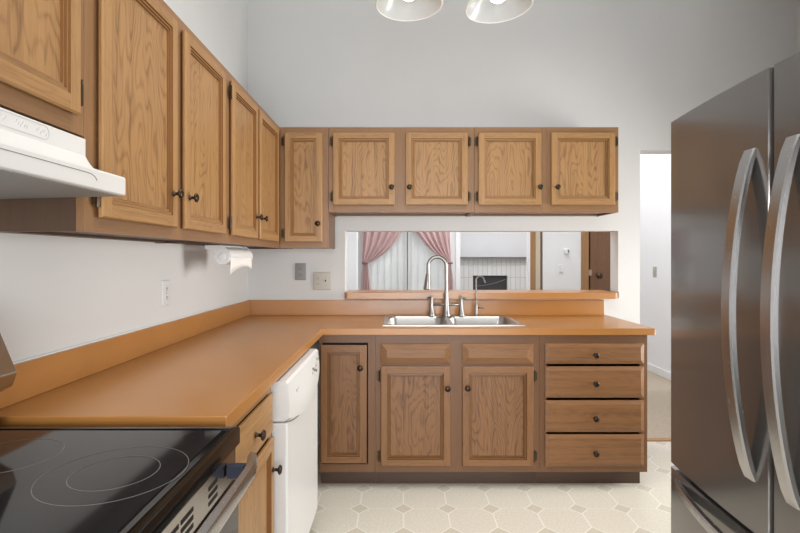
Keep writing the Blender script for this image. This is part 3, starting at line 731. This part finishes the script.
# ---------------------------------------------------------------- plates
def plate(label, loc, rz, w, h, m, kind, cat='outlet', name='wall_outlet'):
    t = thing(name, label, cat, loc, rz)
    bm = BM(); L = lambda i, y: [(p[0], y, p[1]) for p in rrect(-w/2+i, w/2-i, -h/2+i, h/2-i, .004, 3)]
    loops(bm, [L(0, 0), L(0, -.002), L(.003, -.006), L(.004, -.0062)]); obj('cover_plate', bm, m, t, auto=True)
    def duplex(cx):
        for s in (-1, 1):
            bm = BM(); box(bm, cx-.0165, cx+.0165, -.0085, -.006, s*.02-.0135, s*.02+.0135); so = obj('socket', bm, m, t, bevel=.003)
            bm = BM()
            for q in (-.006, .006): box(bm, cx+q-.001, cx+q+.001, -.0095, -.0085, s*.02-.002, s*.02+.006)
            tube(bm, [(cx, -.0095, s*.02-.007), (cx, -.0085, s*.02-.007)], .0022, 8)
            obj('slots', bm, BLACKR, so)
        bm = BM(); tube(bm, [(cx, -.0075, 0), (cx, -.0062, 0)], .003, 10); obj('screw', bm, NICKEL, t)
    def switch(cx):
        obj('toggle', bx(cx-.004, cx+.004, -.016, -.006, -.004, .010), m if kind != 'combo' else BRONZE, t)
        for s in (-1, 1):
            bm = BM(); tube(bm, [(cx, -.0075, s*.03), (cx, -.0062, s*.03)], .003, 10); obj('screw', bm, NICKEL, t)
    if kind == 'duplex': duplex(0)
    elif kind == 'switch': switch(0)
    else: duplex(-.028); switch(.026)
    return t
plate('white duplex wall outlet on the left wall above the backsplash', (XL+.0005, 2.228, 1.15), R(90), .072, .118, mat('outlet_white', (.60, .60, .60), .5), 'duplex')
plate('grey wall plate with an outlet, under the narrow corner wall cabinet', ((300.7-400)*YB/F, YB-.0005, 1.214), 0, .078, .118, GREYPL, 'duplex')
plate('beige double wall plate with an outlet and a dark toggle switch', ((322-400)*YB/F, YB-.0005, 1.149), 0, .124, .124, BEIGE, 'combo', 'outlet')
plate('small light switch on white hall wall, below the thermostat', (hx(560.5), 4.9995, 1.307-.105), 0, .045, .085, WHITEP, 'switch', 'light switch', 'light_switch')
plate('cream light switch with brass toggle on the far wall seen through the doorway', (2.8995, 5.62, 1.307-.155), R(-90), .075, .12, BEIGE, 'switch', 'light switch', 'light_switch')
t = thing('thermostat', 'small round-cornered white thermostat on the white hall wall', 'thermostat', (hx(566.5), 4.9995, 1.307+.07))
bm = BM(); L = lambda i, y: [(p[0], y, p[1]) for p in rrect(-.026+i, .026-i, -.028+i, .028-i, .014, 4)]
loops(bm, [L(0, 0), L(0, -.02), L(.006, -.026)]); obj('housing', bm, WHITEP, t, auto=True)
obj('display', bx(.004, .018, -.028, -.0255, -.014, .016), GREYPRINT, t)

# ---------------------------------------------------------------- ceiling fixture
lf = thing('ceiling_light', 'hanging light fixture with two open white glass shades at the top of the picture', 'light fixture', (.17, 1.62, CH))
lo = Vector((.17, 1.62, CH))
bm = BM(); lathe(bm, [(.06, 0), (.06, -.02), (.02, -.03)], n=20); obj('canopy', bm, NICKEL, lf, auto=True)
bm = BM(); tube(bm, [(0, 0, -.02), (0, 0, -1.13)], .008, 10); obj('stem', bm, NICKEL, lf, smooth=True)
bm = BM(); lathe(bm, [(.01, -1.10), (.04, -1.12), (.045, -1.15), (.03, -1.18), (.005, -1.19)], n=20); obj('hub', bm, NICKEL, lf, auto=True)
for cx, cy, cz, roll_ in ((.030, 1.62, 2.140, 1.5), (.324, 1.62, 2.133, 3.5)):
    c0 = Vector((cx, cy, cz))-lo
    sh = bpy.data.objects.new('lamp_shade', None)
    bm = BM(); n = 40; prof_ = [(.024, .095), (.045, .085), (.070, .060), (.088, .030), (.108, .0)]
    ls = []
    for r, h in prof_: ls.append([(r*math.cos(2*math.pi*k/n), r*math.sin(2*math.pi*k/n), h) for k in range(n)])
    for r, h in [(.108, -.003), (.1045, -.003), (.0985, .003), (.080, .018), (.072, .034), (.052, .052), (.030, .080)]: ls.append([(r*math.cos(2*math.pi*k/n), r*math.sin(2*math.pi*k/n), h) for k in range(n)])
    loops(bm, ls, False, False)
    sh = obj('lamp_shade', bm, SHADEG, lf, auto=True, loc=c0); sh.rotation_euler = (0, R(-roll_), 0)
    bm = BM(); RR = [(.108*math.cos(2*math.pi*k/48), .108*math.sin(2*math.pi*k/48), -.001) for k in range(48)]
    lathe(bm, [(.1075+.0036*math.cos(a), -.001+.0036*math.sin(a)) for a in [R(30*q) for q in range(13)]], n=48, cap=False); obj('rim', bm, mat('clear_rim', (.9, .9, .88), .1), sh, smooth=True, label='bright rolled glass rim')
    bm = BM(); lathe(bm, [(.012, .09), (.014, .07), (.028, .045), (.031, .028), (.026, .012), (.014, .003), (.003, 0)], n=18); obj('bulb', bm, BULB, sh, smooth=True, loc=(0, 0, .012))
    bm = BM(); tube(bm, [(0, 0, -1.15), (c0.x*.4, c0.y*.4, -1.14), (c0.x*.9, c0.y, c0.z+.17), (c0.x+.0, c0.y, c0.z+.10)], [.006]*4, 10); obj('arm', bm, NICKEL, lf, smooth=True)

# ---------------------------------------------------------------- curtains, blind, fireplace
YC_ = 6.05; kc = YC_/F
def cu(px): return (px-400)*kc
def cz(py): return HZ-(py-258.3)*kc
def curtain(left, label):
    if left:
        A = lambda z: cu(361.8)
        pts = [(cz(150), cu(406)), (cz(215), cu(405.5)), (cz(231), cu(402)), (cz(235), cu(400)), (cz(246), cu(392.5)), (cz(253), cu(385)), (cz(259.5), cu(376)), (cz(263), cu(368)), (cz(275), cu(369)), (cz(292), cu(371)), (.02, cu(373))]
        ins = [(cz(150), cu(361.5)), (cz(258), cu(361.8)), (cz(263), cu(363)), (cz(275), cu(361.5)), (.02, cu(360.5))]
    else:
        pts = [(cz(150), cu(408)), (cz(215), cu(408.5)), (cz(231), cu(414.5)), (cz(247.5), cu(428)), (cz(255), cu(436.6)), (cz(261.6), cu(447.5)), (cz(264), cu(449)), (cz(275), cu(447.5)), (cz(292), cu(446)), (.02, cu(445))]
        ins = [(cz(150), cu(449)), (cz(240), cu(450)), (cz(263), cu(451)), (cz(280), cu(453)), (.02, cu(455))]
    def itp(tab, z):
        for (z0, x0), (z1, x1) in zip(tab, tab[1:]):
            if z <= z0 and z >= z1: return x0+(x1-x0)*(z0-z)/(z0-z1)
        return tab[-1][1] if z < tab[-1][0] else tab[0][1]
    bm = BM(); ls = []; n = 48
    zz = [cz(150)-(cz(150)-.02)*i/60 for i in range(61)]
    for z in zz:
        a, b = itp(ins, z), itp(pts, z)
        ls.append([(a+(b-a)*j/n, YC_+.022*math.sin(j/n*34)*(.4+.6*min(1, abs(b-a)/.3)), z) for j in range(n+1)])
    loops(bm, ls, False, False, closed=False)
    o = obj('curtain', bm, PINK, smooth=True); tag(o, label, 'curtain')
    s = o.modifiers.new('s', 'SOLIDIFY'); s.thickness = .002
    bm = BM(); x = cu(364.8 if left else 450); 
    lathe(bm, [(.032, -.012), (.036, 0), (.032, .012)], (x, YC_, cz(263)), 'z', 16)
    obj('tieback', bm, mat('tie', (.25, .12, .13), .8), o, smooth=True, label='dark tieback')
curtain(True, 'pink curtain panel tied back to the left side of the bright window')
curtain(False, 'pink curtain panel tied back to the right side, behind the gooseneck faucet')
bm = BM(); tube(bm, [(-.62, YC_, cz(150)+.01), (.74, YC_, cz(150)+.01)], .012, 10)
for x in (-.55, .09, .70): box(bm, x-.008, x+.008, YC_, YW, cz(150)+.004, cz(150)+.016)
tag(obj('curtain_rod', bm, BRONZE), 'thin curtain rod carrying both pink curtains', 'curtain rod')
bm = BM(); x = -.56
i = 0
while x < .66:
    a = R(14 if i % 2 else 9)
    dx, dy = .045*math.cos(a), .045*math.sin(a)
    if 1:
        vs_ = [bm.verts.new(p) for p in [(x-dx, YW-.075-dy, .04), (x+dx, YW-.075+dy, .04), (x+dx, YW-.075+dy, 2.1), (x-dx, YW-.075-dy, 2.1)]]
        bm.faces.new(vs_)
    x += .083; i += 1
box(bm, -.62, .70, YW-.095, YW-.03, 2.1, 2.15)
o = obj('vertical_blind', bm, BLIND); tag(o, 'white vertical blind closed over the patio window between pink curtains', 'blind')
s = o.modifiers.new('s', 'SOLIDIFY'); s.thickness = .001
bm = BM(); tube(bm, [(cu(407.5), YW-.14, .9), (cu(407.5), YW-.14, 2.1)], .008, 8); obj('mullion', bm, GREYPRINT, o, label='thin grey window wand')  # rod added in front of the blind to draw the mullion line
# fireplace
YFp = 7.9; kf = YFp/F
def fxx(px): return (px-400)*kf
def fzz(py): return HZ-(py-258.3)*kf
fp = thing('fireplace', 'white painted brick fireplace with a dark firebox and thin mantel shelf', 'fireplace', (fxx(492), 7.98, 0))
gx = fxx(492)
bm = BM(); cells(bm, [fxx(459)-gx, fxx(473)-gx, fxx(507.5)-gx, fxx(526.5)-gx], [0, .45, fzz(275.5), fzz(258.3)], lambda i, j: not (i == 1 and j == 1), YFp-7.98, .018, lambda u, v, t: (u, t, v))
obj('brick_surround', bm, BRICK, fp)
obj('mantel_shelf', bx(fxx(458)-gx, fxx(527)-gx, YFp-.12-7.98, .018, fzz(258.3)+.001, fzz(257)), mat('mantel_dark', (.16, .15, .14), .5), fp)
fb = obj('firebox_cover', bx(fxx(473)-gx, fxx(507.5)-gx, -.02, .0, .451, fzz(275.5)-.001), mat('firebox_dark', (.045, .045, .047), .35), fp)
bm = BM(); tube(bm, [(fxx(475)-gx+.55*t, -.024, .86+.13*t*t) for t in [i/10 for i in range(11)]], .006, 6); obj('curved_highlight', bm, GREYPRINT, fb)  # grey strip painted in as the curved highlight on the cover

# groups of things of one kind
GR = {'wall_cabinet': 'oak wall cabinets', 'base_cabinet': 'oak base cabinets', 'wall_outlet': 'wall outlet plates', 'light_switch': 'light switches in the rooms beyond', 'curtain': 'pink curtains at the patio window'}
for o in list(bpy.data.objects):
    n = o.name.split('.')[0]
    if not o.parent and n in GR: o['group'] = GR[n]
